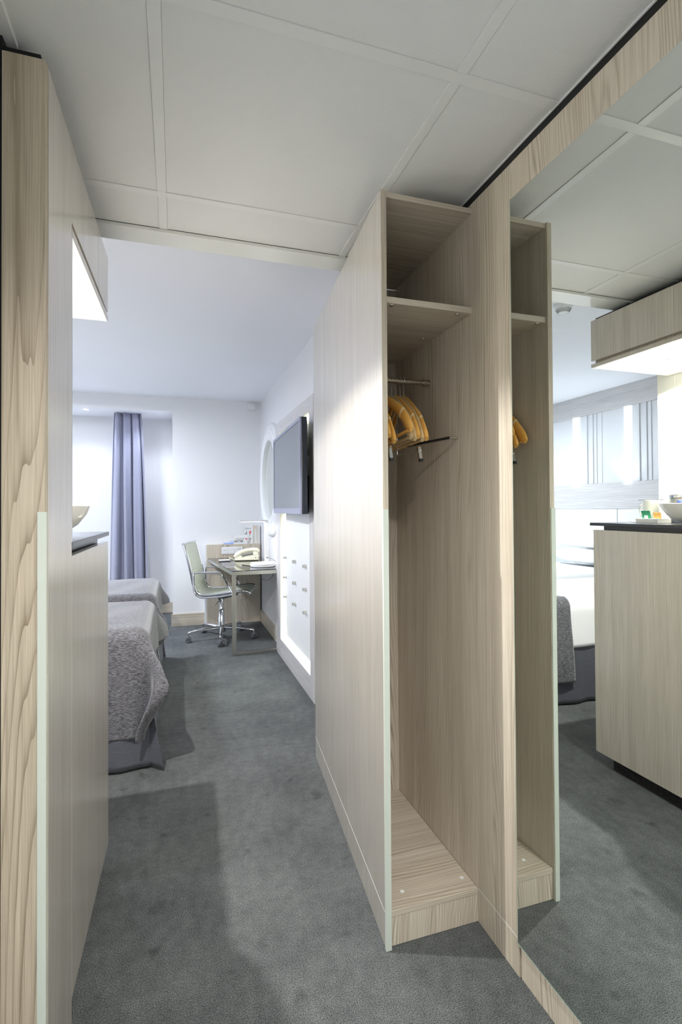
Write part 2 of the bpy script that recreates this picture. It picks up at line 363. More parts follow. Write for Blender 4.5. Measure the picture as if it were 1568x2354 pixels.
# passage ceiling: boards in a bar grid
ceil = struct('ceiling', B(-0.40, 0.90, -1.6, 1.89, 2.30, 2.36), WHITE, label='suspended ceiling of textured white boards')
XB = [(-0.0525, -0.0255), (0.604, 0.630)]
YBARS = [(-0.928, -0.902), (-0.283, -0.257), (0.362, 0.388), (1.005, 1.033), (1.664, 1.690)]
xs = [-0.340, -0.0525, -0.0255, 0.604, 0.630, 0.887]
ys = [-1.58]+[v for b_ in YBARS for v in b_]+[1.8856]
for i in range(0, 6, 2):
    for j in range(0, len(ys), 2):
        put('ceiling_board', B(xs[i]+0.0003, xs[i+1]-0.0003, ys[j]+0.0003, ys[j+1]-0.0003, ZC+0.0012, ZC+0.014), TILE, ceil, bevel=0.0006)
for y0, y1 in YBARS:
    put('ceiling_bar', B(-0.340, 0.887, y0, y1, ZC-0.0015, ZC+0.012), BAR, ceil, bevel=0.0006)
for x0, x1 in XB:
    for j in range(0, len(ys), 2):
        put('ceiling_bar', B(x0, x1, ys[j], ys[j+1], ZC-0.001, ZC+0.012), BAR, ceil, bevel=0.0006)
put('edge_trim', B(-0.372, -0.314, -1.58, 1.225, ZC-0.012, ZC+0.01), BAR, ceil, bevel=0.001)
put('edge_trim', B(0.8855, 0.889, -1.58, 1.88, ZC-0.003, ZC+0.014), BAR, ceil)
struct('trim_1', MB().box(-0.86, 0.93, 1.886, 1.986, 2.250, 2.262).box(-0.86, 0.93, 1.980, 1.986, 2.262, 2.30), GLOSSW, bevel=0.001, label='glossy off-white edge strip where the lower ceiling ends')
tr = struct('trim_2', B(0.890, 0.8995, -1.6, 1.99, 2.2351, 2.30), BLACK, label='black shadow gap between ceiling and wooden wall panel')
# baseboards
struct('baseboard_back', B(-0.05, 0.30, YB-0.016, YB, 0, 0.135), WOODX, bevel=0.002)
struct('baseboard_right', B(0.916, 0.932, 4.60, 5.87, 0, 0.13), WOODY, bevel=0.002)
struct('baseboard_alcove', B(-2.5, -0.037, 6.735, 6.75, 0, 0.13), WOODX, bevel=0.002)
# sensor box high on the back wall
s = tag(put('wall_sensor', B(0.782, 0.875, YB-0.045, YB, 2.425, 2.485), PLASTW, bevel=0.012, seg=3), 'small white sensor box high in the corner by the ceiling', 'sensor')

# ------------------------------------------------------------------ right wall of the passage: mirror and panels
mp_ = thing('wall_mirror', 'tall frameless wall mirror beside the open wardrobe', 'mirror', (0.886, 0.2, 0.098))
put('glass', B(0.8796, 0.8845, -0.9, 1.1925, 0.0985, 2.129), MIRROR, mp_)
put('glass_edge', MB().box(0.8795, 0.8850, 1.1925, 1.1945, 0.0965, 2.131).box(0.8793, 0.8848, -0.9, 1.1945, 0.0962, 0.0985), GLEDGE, mp_, label='greenish polished glass edge')
tp = tag(put('wall_panel', B(0.8855, 0.8995, -1.0, 1.1945, 2.132, 2.235), WOOD, bevel=0.001), 'upright-grained wood panel above the mirror, below the black gap', 'panel')
pp = tag(put('plinth_panel', B(0.8895, 0.8995, -1.0, 1.192, 0.001, 0.0955), WOOD, bevel=0.001), 'low wooden plinth panel under the wall mirror', 'panel')

# ------------------------------------------------------------------ open wardrobe
XR = 0.886
def xl(y): return 0.576 + 0.091*(y-1.388)               # outer face of the slanting side panel
wd = thing('wardrobe', 'tall open wardrobe of pale ash wood with slanting side panel', 'wardrobe', (0.74, 1.8, 0))
TK = 0.017
side = put('side_panel', MB().prism([(xl(1.3905), 1.3905), (xl(1.3905)+TK, 1.3905), (xl(2.585)+TK, 2.585), (xl(2.585), 2.585)], 0.103, 2.220), WOODS, wd, bevel=0.0004)
put('front_edge', MB().prism([(xl(1.3885), 1.3885), (xl(1.3885)+TK, 1.3885), (xl(1.3903)+TK, 1.3903), (xl(1.3903), 1.3903)], 0.001, 2.220), WOOD, wd, bevel=0.0004)
put('side_plinth', MB().prism([(xl(1.3905)+0.0006, 1.3905), (xl(1.3905)+TK, 1.3905), (xl(2.585)+TK, 2.585), (xl(2.585)+0.0006, 2.585)], 0.001, 0.1015), WOODS, wd, bevel=0.0008)
put('corner_guard', MB().prism([(xl(1.3885)-0.0016, 1.385), (xl(1.3885)+0.0155, 1.385), (xl(1.3885)+0.0155, 1.3884), (xl(1.3885)-0.0003, 1.3884), (xl(1.395)-0.0003, 1.3955), (xl(1.395)-0.0016, 1.3955)], 0.001, 1.277), GUARD, wd, label='pale green-white corner guard strip')
put('right_panel', B(XR, 0.8998, 1.1955, 2.0, 0.1045, 2.2349), WOOD, wd, bevel=0.0008)
put('right_plinth', B(XR, 0.8998, 1.1955, 2.0, 0.001, 0.1030), WOOD, wd, bevel=0.0008)
put('joint_strip', MB().prism([(xl(1.40)-0.0004, 1.40), (xl(1.40)+0.01, 1.40), (xl(2.584)+0.01, 2.584), (xl(2.584)-0.0004, 2.584)], 0.1016, 0.1029), PLASTW, wd, label='thin pale joint line above the plinth')
put('joint_strip', B(XR-0.0003, 0.899, 1.196, 1.395, 0.1031, 0.1044), PLASTW, wd, label='thin pale joint line above the plinth')
put('back_panel', MB().prism([(xl(2.0)+TK, 1.985), (XR, 1.985), (XR, 2.0), (xl(2.0)+TK, 2.0)], 0.001, 2.20), WOOD, wd)
put('end_panel', MB().prism([(xl(2.57)+TK, 2.57), (0.931, 2.57), (0.931, 2.585), (xl(2.57)+TK, 2.585)], 0.001, 2.22), WOODS, wd)
def inner(y0, y1, z0, z1): return MB().prism([(xl(y0)+TK, y0), (XR, y0), (XR, y1), (xl(y1)+TK, y1)], z0, z1)
put('top_board', inner(1.395, 1.985, 2.203, 2.220), WOODX, wd, bevel=0.0008)
sh = put('shelf', inner(1.398, 1.985, 1.890, 1.909), WOODX, wd, bevel=0.0008)
for x, y in ((0.618, 1.412), (0.846, 1.418), (0.850, 1.661), (0.645, 1.661)):
    put('shelf_stud', MB().lathe([(0.0, 1.887), (0.006, 1.887), (0.007, 1.8885), (0.007, 1.890)], (x, y, 0), 14), STEEL, sh)
bb = put('base_board', inner(1.395, 1.985, 0.087, 0.104), WOODX, wd, bevel=0.0008)
for x, y in ((0.862, 1.452), (0.658, 1.458)):
    put('cover_cap', MB().lathe([(0.0, 0.1052), (0.0058, 0.1050), (0.0065, 0.104)], (x, y, 0), 16), PLASTW, bb, label='small round white cover cap')
put('kick_board', inner(1.397, 1.412, 0.002, 0.0855), WOOD, wd, bevel=0.0006)
YRL, ZRL = 1.686, 1.737
ra = put('clothes_rail', MB().tube([(xl(YRL)+TK, YRL, ZRL), (XR, YRL, ZRL)], 0.0088, 18), BRASSY, wd, label='satin nickel clothes rail')
put('rail_flange', MB().tube([(XR-0.027, YRL, ZRL), (XR, YRL, ZRL)], 0.0118, 18), BRASSY, ra)
put('hook_arm', MB().tube([(XR, 1.493, 1.510), (XR-0.026, 1.500, 1.511)], 0.0045, 14), BRASSY, wd, label='bent steel arm on the right panel')
put('hook_arm', MB().tube([(XR-0.0265, 1.500, 1.511), (XR-0.06, 1.56, 1.506), (XR-0.11, 1.64, 1.498)], 0.0045, 14), BLACKM, wd, label='black end of the bent arm')

# clothes hangers: built once, copied
def hanger(name, label, wood_m, band, with_bar):
    t = thing(name, label, 'hanger', (0, 0, 0), 'wooden hangers on the wardrobe rail')
    # local origin at the rail centre; arms along Y
    hk = [(0, -0.0115*cos(a), 0.0115*sin(a)+0.0) for a in [radians(d) for d in range(-30, 181, 21)]]
    hk = [(0, 0.0112*cos(radians(d)), 0.0112*sin(radians(d))) for d in range(200, -61, -20)]
    hk += [(0, 0.004, -0.022), (0, 0.0, -0.032), (0, 0.0, -0.062)]
    put('hook', MB().tube(hk, 0.0013, 8), CHROME, t)
    n = 22; pts = []; rad = []; fl_ = []
    for i in range(2*n+1):
        q = (i-n)/n; a = abs(q)
        y = q*0.222
        z = -0.066 - 0.150*(a**1.22) - 0.034*max(0, a-0.70)**1.2*3
        pts.append((0.0, y, z)); rad.append(1.0)
        w = 0.0050 + 0.0036*max(0, (a-0.55)/0.45); h = 0.0110 + 0.008*min(1, a*1.5) - (0.006*max(0, a-0.9)/0.1)
        if a > 0.985: w *= 0.75; h *= 0.75
        fl_.append((w, h))
    put('shoulder', MB().tube(pts, rad, 14, flat=fl_), wood_m, t)
    if band:
        for sgn in (-1, 1):
            i = n+sgn*int(n*0.74); p0 = Vector(pts[i]); p1 = Vector(pts[i+sgn])
            put('notch_band', MB().tube([p0, p0+(p1-p0)*0.65], 1.0, 14, flat=[(fl_[i][0]+0.0009, fl_[i][1]+0.0009)]*2), HANGL, t)
    if with_bar:
        put('trouser_bar', MB().tube([(0, -0.200, -0.238), (0, 0.200, -0.238)], 0.0052, 10), wood_m, t)
    return t
def copy_thing(t, label):
    rr = t.copy(); C.objects.link(rr); rr['label'] = label
    for ch in t.children:
        c = ch.copy(); C.objects.link(c); c.parent = rr
    return rr
h_band = hanger('clothes_hanger', '', HANGW, True, True)
h_plain = hanger('clothes_hanger', '', HANGW2, False, True)
HG = [  # x, sideways swing in its own plane (deg), yaw (deg), kind, label
    (0.783, 0.0, -6, 'b', 'honey wooden hanger with pale band, last of the row towards the wall'),
    (0.769, 0.8, -6, 'p', 'raw pale wooden hanger tucked behind the hanger nearest the wall'),
    (0.752, -1.2, -6, 'b', 'reddish honey hanger with pale band, third from the right wall'),
    (0.735, 0.4, -4, 'p', 'flat pale hanger without band, fourth from the right wall'),
    (0.716, -0.6, -3, 'p', 'pale hanger fifth from the right wall, under the tilted one'),
    (0.686, -6.0, 2, 'b', 'wooden hanger tilted up at the front with a pale band'),
    (0.664, 3.0, -3, 'b', 'low hanging wooden hanger second from the slanting panel'),
    (0.644, -1.0, -4, 'b', 'wooden hanger closest to the slanting side panel')]
usedb = usedp = False
for x, sw, yw, k, lb in HG:
    if k == 'b':
        t = h_band if not usedb else copy_thing(h_band, lb); usedb = True
    else:
        t = h_plain if not usedp else copy_thing(h_plain, lb); usedp = True
    t['label'] = lb; t.location = (x, YRL, ZRL+0.0025); t.rotation_euler = (radians(sw), 0, radians(yw))
# metal clip bars hanging under two hangers
for xa, lb in ((0.753, 'chrome trouser clip bar under the hangers nearest the wall'), (0.650, 'chrome trouser clip bar next to the slanting side panel')):
    cb = thing('clip_bar', lb, 'clip', (xa, 1.56, 1.45))
    put('rod', MB().tube([(xa, 1.495, 1.467), (xa+0.006, 1.88, 1.472)], 0.0022, 8), CHROME, cb)
    put('stem', MB().tube([(xa+0.003, 1.686, 1.469), (xa+0.003, 1.686, 1.660)], 0.0018, 8), CHROME, cb)
    for yy in (1.505, 1.868):
        put('clip', MB().add([(xa-0.006, yy, 1.480), (xa+0.006, yy, 1.480), (xa+0.005, yy-0.013, 1.438), (xa-0.005, yy-0.013, 1.438), (xa-0.006, yy+0.012, 1.480), (xa+0.006, yy+0.012, 1.480), (xa+0.005, yy-0.006, 1.438), (xa-0.005, yy-0.006, 1.438)],
            [(0,1,2,3),(7,6,5,4),(0,4,5,1),(1,5,6,2),(2,6,7,3),(3,7,4,0)]), CHROME, cb, bevel=0.001)
        put('clip_pad', B(xa-0.006, xa+0.006, yy-0.016, yy-0.005, 1.429, 1.439), BLACKM, cb, bevel=0.001)

# ------------------------------------------------------------------ left unit (turned about one degree)
def sk(v): return (v.x + 0.0188*(v.y-2.067), v.y, v.z)
XF = -0.238
def LB(*a): return MB().box(*a).xf(sk)
ep = thing('end_panel', 'tall wooden end panel with bold grain and white corner strip at the passage edge', 'panel', (-0.30, 1.3, 0))
put('front_edge', LB(XF-0.0795, XF-0.0012, 1.190, 1.212, 0.001, 2.216), WOODF, ep, bevel=0.001)
put('side_face', LB(XF-0.018, XF, 1.2125, 1.441, 0.001, 2.216), WOODS, ep, bevel=0.0008)
put('core', LB(XF-0.080, XF-0.0185, 1.2125, 1.441, 0.001, 2.214), WOOD, ep)
put('back_panel', LB(-0.735, XF-0.081, 1.421, 1.441, 0.001, 2.21), WOODS, ep)
put('corner_guard', MB().prism([(XF-0.0145, 1.1870), (XF+0.0016, 1.1870), (XF+0.0016, 1.1960), (XF+0.0003, 1.1960), (XF+0.0003, 1.1896), (XF-0.0145, 1.1896)], 0.001, 1.277).xf(sk), GUARD, ep, label='pale green-white corner guard strip')
put('top_gap', LB(XF-0.079, XF-0.012, 1.200, 1.43, 2.2165, 2.232), BLACK, ep)
put('edge_profile', LB(XF-0.022, XF-0.001, 1.4415, 1.4535, 1.2002, 1.977), STEEL, ep, label='thin metal edge profile')
put('side_gap', LB(XF-0.118, XF-0.0805, 1.196, 1.42, 0.001, 2.25), BLACK, ep)
# lower cabinet
lc = thing('minibar_cabinet', 'floor cabinet with one pale wood door under the dark worktop', 'cabinet', (-0.5, 1.75, 0))
put('body', LB(-0.735, XF-0.020, 1.4425, 2.055, 0.0625, 1.160), WOOD, lc, bevel=0.0008)
dr = put('door', LB(XF-0.019, XF, 1.4425, 2.0666, 0.0615, 1.165), WOODS, lc, bevel=0.0010)
put('grip_recess', LB(-0.735, XF-0.030, 1.4425, 2.030, 1.1605, 1.1848), DARKGREY, lc)
put('plinth', LB(-0.72, XF-0.012-0.014, 1.4425, 1.985, 0.001, 0.0615), BLACKM, lc)
gr = put('vent_grille', LB(XF-0.0258, XF-0.0225, 1.445, 1.984, 0.002, 0.0095), BLACKM, lc, label='black ventilation grille')
for k in range(18):
    y0 = 1.452+k*0.0295
    for zz in (0.014, 0.026, 0.038, 0.050):
        put('slat', LB(XF-0.0258, XF-0.0228, y0, y0+0.024, zz, zz+0.0055), BLACKM, gr)
# worktop
wt = tag(put('worktop', LB(-0.748, XF+0.0005, 1.4425, 2.089, 1.1852, 1.200), DARKGREY, bevel=0.0012), 'thin dark worktop on the minibar cabinet', 'worktop')
# upper cabinet
uc = thing('upper_cabinet', 'wall cabinet with a wood flap door and lit white underside', 'cabinet', (-0.5, 1.75, 1.98))
put('body', LB(-0.735, XF-0.022, 1.4425, 2.060, 1.9985, 2.214), WOOD, uc)
put('door', LB(XF-0.019, XF, 1.4425, 2.0666, 2.0125, 2.216), WOODS, uc, bevel=0.001)
put('bottom_board', LB(-0.748, XF+0.0005, 1.4425, 2.0666, 1.980, 1.998), WOODS, uc, bevel=0.0008)
put('underside', LB(-0.745, XF-0.0015, 1.4445, 2.0650, 1.9785, 1.9799), PLASTW, uc)
put('top_gap', LB(-0.735, XF-0.020, 1.4425, 2.055, 2.2165, 2.230), BLACK, uc)
def downlight(loc, label, lens, rr=0.034, group=None):
    t = thing('recessed_downlight', label, 'light', loc, group); x, y, z = loc
    put('ring', MB().lathe([(rr*0.70, z-0.0005), (rr*0.74, z-0.003), (rr, z-0.0025), (rr*1.03, z), (rr*1.03, z+0.0008)], (x, y, 0), 28), PLASTW, t)
    put('lens', MB().lathe([(0.0, z-0.0012), (rr*0.70, z-0.0012)], (x, y, 0), 24), lens, t)
    return t
downlight((-0.499, 1.821, 1.9785), 'small recessed downlight under the wall cabinet', LENS, 0.03)
downlight((0.28, 0.05, ZC+0.002), 'recessed downlight in the passage ceiling near the entrance', LENS, 0.045)
downlight((0.28, -1.0, ZC+0.002), 'recessed downlight in the passage ceiling by the entrance door', LENS, 0.045)
downlight((-0.95, 6.28, 2.3998), 'lit recessed downlight in the alcove ceiling left of the curtain', LENSC, 0.04)
downlight((-0.22, 6.12, 2.3998), 'added fill downlight hidden behind the alcove lintel, right of the curtain', LENSC, 0.04)  # fitting for the added alcove lamp
# things on the worktop
bx, by = -0.376, 1.63
tag(put('fruit_bowl', MB().lathe([(0.0, 1.2005), (0.047, 1.2005), (0.049, 1.206), (0.075, 1.216), (0.108, 1.238), (0.131, 1.268), (0.1405, 1.292), (0.1385, 1.2935), (0.127, 1.270), (0.104, 1.243), (0.07, 1.222), (0.0, 1.212)], (bx, by, 0), 48), CERAM), 'large white ceramic bowl near the worktop edge', 'bowl')
def packet(name, label, c, size, mcol, rot, tilt=0.0, bandm=None):
    t = thing(name, label, 'packet', c); w, d, h = size
    M_ = Matrix.Rotation(rot, 3, 'Z') @ Matrix.Rotation(tilt, 3, 'X')
    def q(v): return Vector(c)+M_ @ v
    put('pouch', MB().grid(lambda a, b_: (w*(a-0.5), d*0.5*sin(pi*a)**0.5*sin(pi*b_)**0.5+0.0002, h*b_), 8, 8).grid(lambda a, b_: (w*(a-0.5), -d*0.5*sin(pi*a)**0.5*sin(pi*b_)**0.5-0.0002, h*b_), 8, 8).xf(q), mcol, t)
    if bandm: put('label_band', MB().box(-w*0.28, w*0.10, -d*0.5-0.0016, -d*0.5-0.0008, h*0.3, h*0.62).xf(q), bandm, t)
    return t
packet('snack_packet', 'navy blue snack packet standing in the white bowl', (-0.395, 1.70, 1.248), (0.06, 0.02, 0.06), NAVY, 0.45, -0.1, PAPER)
packet('snack_packet', 'orange snack packet in the white bowl', (-0.375, 1.62, 1.243), (0.05, 0.018, 0.05), ORANGEP, 0.2, 0.1)
mg = thing('mug', 'white mug with a spoon laid across on the worktop', 'mug', (-0.515, 1.975, 1.2005))
mx_, my_ = -0.515, 1.975
put('cup', MB().lathe([(0.0, 1.2035), (0.030, 1.2035), (0.034, 1.208), (0.0385, 1.31), (0.0365, 1.31), (0.0325, 1.212), (0.0, 1.208)], (mx_, my_, 0), 32), CERAM, mg)
put('handle', MB().tube([(mx_, my_+0.036, 1.295), (mx_, my_+0.058, 1.286), (mx_, my_+0.069, 1.258), (mx_, my_+0.058, 1.230), (mx_, my_+0.033, 1.218)], 0.0048, 10), CERAM, mg)
sp = thing('teaspoon', 'long steel spoon lying across the white mug', 'spoon', (-0.515, 1.97, 1.3115))
put('stem', MB().tube([(mx_-0.012, my_+0.085, 1.3135), (mx_, my_, 1.3115), (mx_+0.01, my_-0.05, 1.3108)], 0.0018, 8), CHROME, sp)
put('spoon_bowl', MB().tube([(mx_+0.01, my_-0.05, 1.3108), (mx_+0.012, my_-0.062, 1.3112), (mx_+0.014, my_-0.08, 1.313), (mx_+0.015, my_-0.09, 1.314)], [0.003, 0.011, 0.012, 0.003], 12, flat=(1, 0.25)), CHROME, sp)
ty = thing('serving_tray', 'small white rectangular tray in front of the mug', 'tray', (-0.42, 1.88, 1.2005))
put('tray_base', B(-0.465, -0.380, 1.825, 1.945, 1.2005, 1.2045), CERAM, ty, bevel=0.001)
put('rim', MB().box(-0.465, -0.461, 1.825, 1.945, 1.2045, 1.222).box(-0.384, -0.380, 1.825, 1.945, 1.2045, 1.222).box(-0.461, -0.384, 1.825, 1.829, 1.2045, 1.222).box(-0.461, -0.384, 1.941, 1.945, 1.2045, 1.222), CERAM, ty, bevel=0.001)
packet('tea_sachet', 'green tea sachet leaning in the small white tray', (-0.415, 1.908, 1.206), (0.055, 0.012, 0.055), GREENP, pi/2+0.1, 0.25, PAPER)
packet('tea_sachet', 'orange and white sugar sachet in the small white tray', (-0.42, 1.855, 1.206), (0.042, 0.012, 0.046), ORANGEP, pi/2, 0.2)
tn = thing('coffee_tin', 'glossy metal tin behind the bowl on the worktop', 'tin', (-0.56, 1.86, 1.2005))
put('can', MB().lathe([(0.0, 1.2005), (0.056, 1.2005), (0.058, 1.203), (0.058, 1.318), (0.055, 1.320)], (-0.56, 1.84, 0), 36), STEEL, tn)
put('lid', MB().lathe([(0.059, 1.3205), (0.060, 1.3205), (0.060, 1.332), (0.056, 1.336), (0.0, 1.336)], (-0.56, 1.84, 0), 36), CHROME, tn)
st_ = thing('saucer_tray', 'flat white tray under the mug at the worktop end', 'tray', (-0.5, 1.98, 1.2003))
put('plate', B(-0.62, -0.47, 1.95, 2.08, 1.2003, 1.2033), CERAM, st_, bevel=0.001)

# ------------------------------------------------------------------ television frame on the right wall
tvf = thing('media_wall_unit', 'wood framed wall unit with a lit white peg board below the television', 'wall unit', (0.9, 3.9, 0))
FX = 0.860; Y0, Y1, ZT = 3.26, 4.59, 2.040; YI0, YI1 = 3.375, 4.408; ZI0, ZI1 = 0.155, 1.942
put('frame_post', B(FX, 0.931, YI1, Y1, 0.001, ZT), WOODBZ, tvf, bevel=0.001)
put('frame_post', B(FX, 0.931, Y0, YI0, 0.001, ZT), WOODBZ, tvf, bevel=0.001)
put('frame_rail', B(FX, 0.931, YI0, YI1, 0.001, ZI0), WOODB, tvf, bevel=0.001)
put('frame_rail', B(FX, 0.931, YI0, YI1, ZI1, ZT), WOODB, tvf, bevel=0.001)
put('niche_back', B(0.926, 0.931, YI0, YI1, 1.25, ZI1), DARKW, tvf)
pb = put('peg_board', B(0.900, 0.912, YI0+0.045, YI1-0.055, ZI0+0.045, 1.243), BOARDW, tvf, bevel=0.001)
put('niche_shelf', B(0.872, 0.926, YI0+0.002, YI1-0.002, 1.2445, 1.252), DARKW, tvf)
put('led_strip', MB().box(0.920, 0.927, YI0+0.006, YI0+0.016, ZI0+0.01, 1.24).box(0.920, 0.927, YI1-0.016, YI1-0.006, ZI0+0.01, 1.24).box(0.920, 0.927, YI0+0.02, YI1-0.02, ZI0+0.006, ZI0+0.016).box(0.905, 0.920, YI0+0.02, YI1-0.02, ZI1-0.010, ZI1-0.002), LEDM, tvf, label='glowing strip light around the white board')
for zz in (0.862, 0.694, 0.527):
    for yy in (4.344, 3.982, 3.632):
        put('peg', MB().tube([(0.900, yy, zz), (0.874, yy, zz)], 0.0125, 16), STEEL, pb)
mbx = tag(put('media_box', B(0.902, 0.9255, 3.385, 3.60, 1.52, 1.66), PLASTW, bevel=0.004), 'pale box mounted in the dark niche behind the television', 'box')
cbx = tag(put('cable_bundle', MB().tube([(0.90, 3.42, 1.40), (0.895, 3.46, 1.33), (0.90, 3.44, 1.28), (0.905, 3.50, 1.258)], 0.006, 8).tube([(0.905, 3.47, 1.42), (0.90, 3.50, 1.34), (0.905, 3.47, 1.258)], 0.005, 8), CREAMP), 'pale cables hanging behind the television edge', 'cable')
cbr = tag(put('red_cable', MB().tube([(0.893, 3.41, 1.31), (0.888, 3.43, 1.28), (0.882, 3.45, 1.256)], 0.0035, 8), REDP), 'thin red cable under the television niche', 'cable')
# television, turned slightly
A_ = Vector((0.755, 3.20, 0)); D_ = (Vector((0.80, 4.38, 0))-A_); TW = D_.length; D_.normalize(); NB = Vector((D_.y, -D_.x, 0))   # NB: towards the wall
def tvb(a0, a1, n0, n1, z0, z1):
    return MB().box(a0, a1, n0, n1, z0, z1).xf(lambda v: A_+D_*v.x+NB*v.y+Vector((0, 0, v.z)))
tv = thing('television', 'flat television with grey screen mounted over the white peg board', 'television', (0.80, 3.8, 1.245))
put('case', tvb(0.0, TW, 0.012, 0.050, 1.245, 1.872), TVCASE, tv, bevel=0.004)
put('rear_bulge', tvb(0.30, TW-0.10, 0.050, 0.085, 1.27, 1.80), TVCASE, tv, bevel=0.015)
bz = put('bezel', MB().box(0, TW, 0, 0.0118, 1.245, 1.283).box(0, TW, 0, 0.0118, 1.850, 1.872).box(0, 0.022, 0, 0.0118, 1.283, 1.850).box(TW-0.022, TW, 0, 0.0118, 1.283, 1.850).xf(lambda v: A_+D_*v.x+NB*v.y+Vector((0, 0, v.z))), TVBEZ, tv, bevel=0.001)
put('screen', tvb(0.022, TW-0.022, 0.004, 0.0115, 1.283, 1.850), SCREEN, tv)
put('logo', MB().box(TW*0.5-0.012, TW*0.5+0.012, -0.0012, 0.0, 1.257, 1.270).xf(lambda v: A_+D_*v.x+NB*v.y+Vector((0, 0, v.z))), CHROME, tv, bevel=0.0005)
put('wall_mount', tvb(TW*0.35, TW*0.65, 0.085, 0.118, 1.40, 1.70), BLACKM, tv)

# ------------------------------------------------------------------ round mirror with stepped white ring
rm = thing('round_mirror', 'round wall mirror in a wide stepped white ring above the desk', 'mirror', (0.93, 5.17, 1.0))
cy_, cz_ = 5.170, 1.575
put('ring', MB().lathe([(0.400, 0.0), (0.400, -0.040), (0.404, -0.044), (0.470, -0.050), (0.474, -0.046), (0.478, -0.046), (0.482, -0.050), (0.520, -0.044), (0.524, -0.038), (0.528, -0.038), (0.532, -0.042), (0.560, -0.034), (0.572, -0.020), (0.575, 0.0)], (0.9318, cy_, cz_), 72, 'X', closed=True), PLASTW, rm)
put('glass', MB().lathe([(0.0, -0.016), (0.402, -0.016), (0.402, -0.010), (0.0, -0.010)], (0.9318, cy_, cz_), 64, 'X'), MIRROR, rm)

# ------------------------------------------------------------------ desk
dk = thing('writing_desk', 'steel framed desk with black glass top against the right wall', 'desk', (0.65, 5.2, 0))
def dx(y): return 0.464 + (0.336-0.464)*(y-4.565)/(5.85-4.565)   # left edge
ZD = 0.740
put('glass_top', MB().prism([(dx(4.567)+0.002, 4.567), (0.9155, 4.600), (0.9155, 5.852), (dx(5.852)+0.002, 5.852)], ZD-0.007, ZD), BLKGLASS, dk, bevel=0.001)
put('apron', MB().prism([(dx(4.565), 4.565), (0.858, 4.565), (0.858, 4.595), (dx(4.565)+0.03, 4.595), (dx(5.85)+0.03, 5.85), (dx(5.85), 5.85)], ZD-0.038, ZD-0.0072), STEEL, dk, bevel=0.0008)
put('leg', B(dx(4.565)+0.002, dx(4.565)+0.036, 4.566, 4.594, 0.001, ZD-0.0385), STEEL, dk, bevel=0.0008)
put('foot_bar', B(dx(4.565)+0.0365, 0.858, 4.566, 4.594, 0.001, 0.031), STEEL, dk, bevel=0.0008)
# wooden panel behind the desk with an access hatch
bp_ = thing('back_board', 'upright wooden board on the wall behind the desk, with sockets', 'panel', (0.62, 5.88, 0))
put('board', B(0.322, 0.914, 5.868, 5.9295, 0.001, 0.886), WOOD, bp_, bevel=0.001)
put('side_strip', B(0.3005, 0.3215, 5.868, 5.9295, 0.001, 0.886), PLASTW, bp_)
put('hatch', B(0.44, 0.822, 5.8655, 5.8679, 0.262, 0.64), WOOD, bp_, bevel=0.001)
so = thing('socket_strip', 'white triple socket plate on the board behind the desk', 'socket', (0.6, 5.866, 0.78))
put('plate', B(0.484, 0.716, 5.861, 5.8678, 0.776, 0.858), PLASTW, so, bevel=0.003)
for k in range(3):
    xc = 0.523+0.0775*k
    fr_ = put('socket_frame', B(xc-0.033, xc+0.033, 5.8585, 5.8609, 0.784, 0.850), PLASTW, so, bevel=0.001)
    if k < 2:
        put('socket_well', MB().lathe([(0.0195, -0.0004), (0.0225, -0.0024), (0.0195, -0.0016), (0.0, -0.0006)], (xc, 5.8585, 0.817), 24, 'Y'), GREYP if False else PLASTW, fr_)
        for sx in (-0.009, 0.009):
            put('pin_hole', MB().lathe([(0.0, -0.0022), (0.0028, -0.0022), (0.0028, 0.0)], (xc+sx, 5.858, 0.817), 10, 'Y'), INK, fr_)
    else:
        for zz in (0.838, 0.822):
            put('slot', B(xc-0.02, xc+0.02, 5.8575, 5.8584, zz, zz+0.005), GREYP, fr_)
put('marking', MB().box(0.537, 0.548, 5.8668, 5.8678, 0.864, 0.871).box(0.551, 0.562, 5.8668, 5.8678, 0.864, 0.871), INK, bp_)
# brochures standing on the board edge
RX = (pi/2, 0, 0)
def card(name, label, x0, x1, y, z0, z1, m, th=0.004, cat='card', lean=0.0):
    t = thing(name, label, cat, ((x0+x1)/2, y, z0))
    put('sheet', B(x0, x1, y, y+th, z0, z1), m, t, bevel=0.0006); return t
ZS = 0.8865
c1 = card('info_card', 'small blue and white card leaning at the board edge', 0.505, 0.618, 5.885, ZS, 0.942, PAPER)
put('blue_wave', MB().add([(0.507, 5.8846, ZS+0.001), (0.616, 5.8846, ZS+0.001), (0.616, 5.8846, ZS+0.040), (0.59, 5.8846, ZS+0.036), (0.565, 5.8846, ZS+0.024), (0.54, 5.8846, ZS+0.019), (0.507, 5.8846, ZS+0.018)], [(0,1,2,3,4,5,6)]), LBLUEP, c1)
put('blue_band', MB().add([(0.507, 5.8843, ZS+0.001), (0.616, 5.8843, ZS+0.001), (0.616, 5.8843, ZS+0.022), (0.575, 5.8843, ZS+0.012), (0.507, 5.8843, ZS+0.013)], [(0,1,2,3,4)]), BLUEP, c1)
c2 = card('info_card', 'white landscape card reading NÄTTER in front of the menu', 0.622, 0.772, 5.872, ZS, 0.988, PAPER)
text('lettering', 'NÄTTER', INK, c2, (0.6225, 5.8716, ZS+0.020), 0.034, RX, sx=0.80)
for k, (xa, wd_, hh) in enumerate(((0.635, .006, .012), (0.648, .010, .010), (0.662, .005, .016), (0.673, .012, .010), (0.690, .008, .014), (0.703, .014, .010), (0.722, .010, .016))):
    put('scribble', B(xa, xa+wd_, 5.8712, 5.8719, ZS+0.052, ZS+0.052+hh), GREYP, c2)
for k in range(6):
    put('mark', B(0.655+0.017*k, 0.659+0.017*k, 5.8712, 5.8719, ZS+0.074, ZS+0.078), GREYP, c2)
